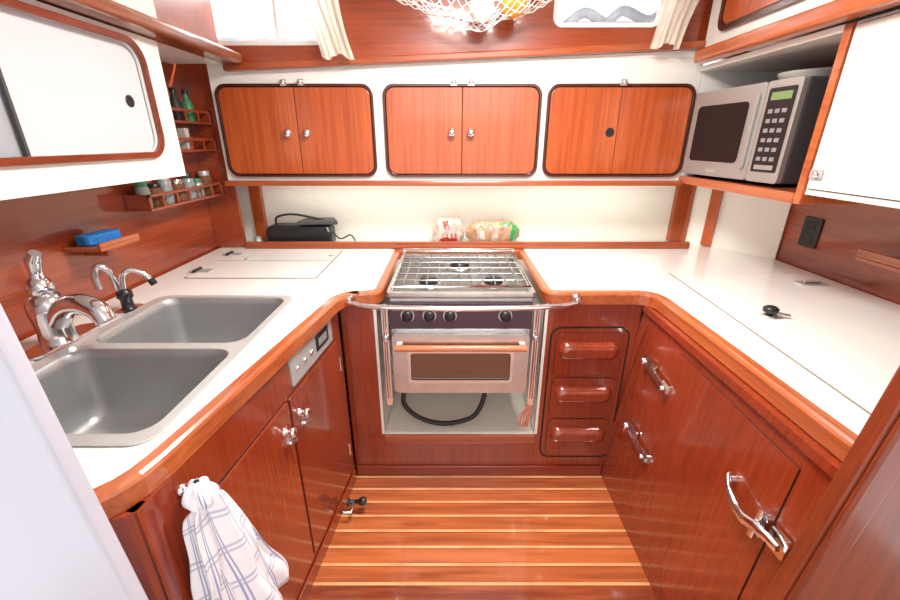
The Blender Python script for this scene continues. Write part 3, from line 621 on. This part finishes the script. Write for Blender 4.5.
# ---------------------------------------------------------------- curtains
def curtain(x0,x1,z0,z1,y,lab,skew=0):
    t=thing('curtain',((x0+x1)/2,y,z0),lab,'curtain');q=MB();R=[];n=44
    for i in range(18):
        v=i/17;z=z0+(z1-z0)*v;w=.80+.6*v*v+.25*max(0,.3-v);cx=(x0+x1)/2+skew*v
        R.append([(cx+(x1-x0)*(j/(n-1)-.5)*w,y+.011*math.sin(j*.75+v*1.5)+.007*math.sin(j*.37+v*4)-.02*v*v,z-.012*math.sin(j*.2)*(1-v)) for j in range(n)])
    q.loft(R,'curtain',False,False,closed=False);q.obj('cloth',t)
curtain(-.57,-.41,1.79,2.14,2.06,'cream pleated curtain drawn beside the window',-.10)
curtain(.86,1.01,1.83,2.14,2.06,'cream pleated curtain hanging at the window edge',.07)
# ---------------------------------------------------------------- net hammock
nt_=thing('fruit_net',(.14,2.0,1.84),'white cord net hammock holding fruit and onions','net')
vs=[];NU,NV=60,12
def netp(i,j,NU,NV):
    s=-1+2*i/NU;a=math.pi*(j/NV);k=(max(0,1-s*s))**.9*.070+.008
    zb=2.150-.205*(1-abs(s)**1.15)
    return (.11+.64*s,1.985-k*math.cos(a)*1.4+.010*NZ.noise(Vector((s*6,a*2,1))),zb-k*math.sin(a)*.85-.016*NZ.noise(Vector((s*4,a,0)))-.012*NZ.noise(Vector((s*9,a*2,5))))
for i in range(NU+1):
    for j in range(NV+1): vs.append(netp(i,j,NU,NV))
q=MB();dv=[];df=[];idx={}
def vid(i,j):
    if (i,j) not in idx: idx[(i,j)]=len(dv);dv.append(vs[i*(NV+1)+j])
    return idx[(i,j)]
for i in range(0,NU+1):
    for j in range(0,NV+1):
        if (i+j)%2==0 and 0<i<NU and 0<j<NV: df.append((vid(i-1,j),vid(i,j-1),vid(i+1,j),vid(i,j+1)))
q.add(dv,df,'net');no=q.obj('mesh',nt_,'open diamond netting',normals=False)
w=no.modifiers.new('Wire','WIREFRAME');w.thickness=.0036;w.use_replace=True
q=MB()
for sd_ in (0,NV): q.tube([vs[i*(NV+1)+sd_] for i in range(NU+1)],.004,'net',6)
q.obj('edge_cord',nt_)
for (x,z,r,mt,nm,lab) in ((.130,1.948,.052,'onion','onion','pale onion in the hanging net'),(.258,1.968,.055,'orange','orange','orange in the hanging net'),(.34,2.058,.043,'lemon','lemon','yellow lemon in the hanging net')):
    q=MB();q.ball((x,1.985,z),r,r,r*.95,mt);q.lathe([(.008,0),(.004,.006)],(x,1.985,z+r*.93),(0,0,1),'spice',8);q.obj(nm,None,lab,'fruit' if nm!='onion' else 'vegetable')
# ---------------------------------------------------------------- towel
tw=thing('towel',(-.45,.64,.35),'white tea towel with blue check hanging on the cabinet','towel')
def cloth(name,c0,c1,w0,w1,z0,z1,n0,seed,amp,lab=None):
    q=MB(FLc);R=[];uvs=[];NR,NC=40,60
    for i in range(NR+1):
        v=i/NR;wd=w0+(w1-w0)*min(1,v*1.15)**.75;cu=c0+(c1-c0)*v;row=[]
        for j in range(NC+1):
            s=j/NC-.5
            fold=math.sin(s*9+seed+1.5*v)*.7+math.sin(s*19+seed*2+NZ.noise(Vector((s*3,v*2,seed)))*4)*.3
            nn=NZ.noise(Vector((s*3.5+seed,v*3.5,seed)))
            dep=n0+(amp*(.45+.55*v))*fold+.022*nn*v+.02*(1-(2*s)**2)
            u=cu+wd*s+.012*nn*v
            z=z0-(z0-z1)*v-(.03*s)*v+.018*NZ.noise(Vector((s*4,seed,3)))*v
            if v<.12: z-= .03*(2*s)**2*(1-v/.12)
            row.append((u,z,max(.013,dep)));uvs.append((s*1.0+.5+.03*nn,v*1.25+.03*nn))
        R.append(row)
    q.loft(R,'towel',False,False,closed=False);q.uv=uvs;q.obj(name,tw,lab,solid=.004)
cloth('cloth',.068,.152,.060,.225,.820,.32,.045,.6,.028)
cloth('back_fold',.060,.10,.04,.17,.80,.38,.022,3.1,.010)
q=MB(FLc);uvs=[];rings=[]
NR,NS=14,28
for i in range(1,NR):
    t=math.pi*i/NR
    for_=[]
    for k in range(NS):
        a=2*math.pi*k/NS;rad=math.sin(t)*(1+.22*math.sin(5*a+2*t)+.10*math.sin(9*a))
        for_.append((.064+.026*rad*math.cos(a),.815+.034*math.cos(t),.046+.026*rad*math.sin(a)));uvs.append((k/NS*.9,i/NR*.08+.01))
    rings.append(for_)
q.loft(rings,'towel',False,False);q.uv=uvs;q.obj('bunched_top',tw)
MB(FLc).lathe([(.012,0),(.012,.004),(.005,.006),(.005,.016)],(.074,.812,.0),(0,0,1),'chrome',12).obj('towel_peg',None,'chrome peg holding the tea towel','hook')
# ---------------------------------------------------------------- light, world, camera
W=bpy.data.worlds.new('World');S.world=W;W.use_nodes=True
W.node_tree.nodes['Background'].inputs[0].default_value=(.97,.985,1,1);W.node_tree.nodes['Background'].inputs[1].default_value=1.3
def area(name,loc,rot,sx,sy,p,c=(1,.97,.92)):
    l=bpy.data.lights.new(name,'AREA');l.shape='RECTANGLE';l.size=sx;l.size_y=sy;l.energy=p;l.color=c
    o=bpy.data.objects.new(name,l);o.location=loc;o.rotation_euler=rot;COL.objects.link(o)
area('ceiling_fill',(.15,1.25,2.14),(0,0,0),.55,.45,38)  # unseen fill added under the ceiling to light the interior
area('rear_fill',(.1,-.7,2.0),(math.radians(52),0,0),1.4,.8,7,(1,.98,.96))  # fill added behind the camera, its source is unseen
area('niche_fill',(.1,2.22,1.243),(0,0,0),2.0,.05,1.8,(1,.96,.88))  # added strip with no real fitting, brightens the cream niche
for x,w_ in ((-.81,.5),(.70,.42)):
    area('window_daylight',(x,2.42,2.24),(math.radians(-62),0,0),w_,.25,110,(1,.99,.96))
cd=bpy.data.cameras.new('Camera');cam=bpy.data.objects.new('Camera',cd);COL.objects.link(cam)
cam.location=(0,0,1.45);cam.rotation_euler=(math.radians(68.7),0,0);cd.lens=16.4;cd.sensor_width=36;cd.clip_start=.02
S.camera=cam
S.view_settings.view_transform='Standard';S.view_settings.exposure=0.35
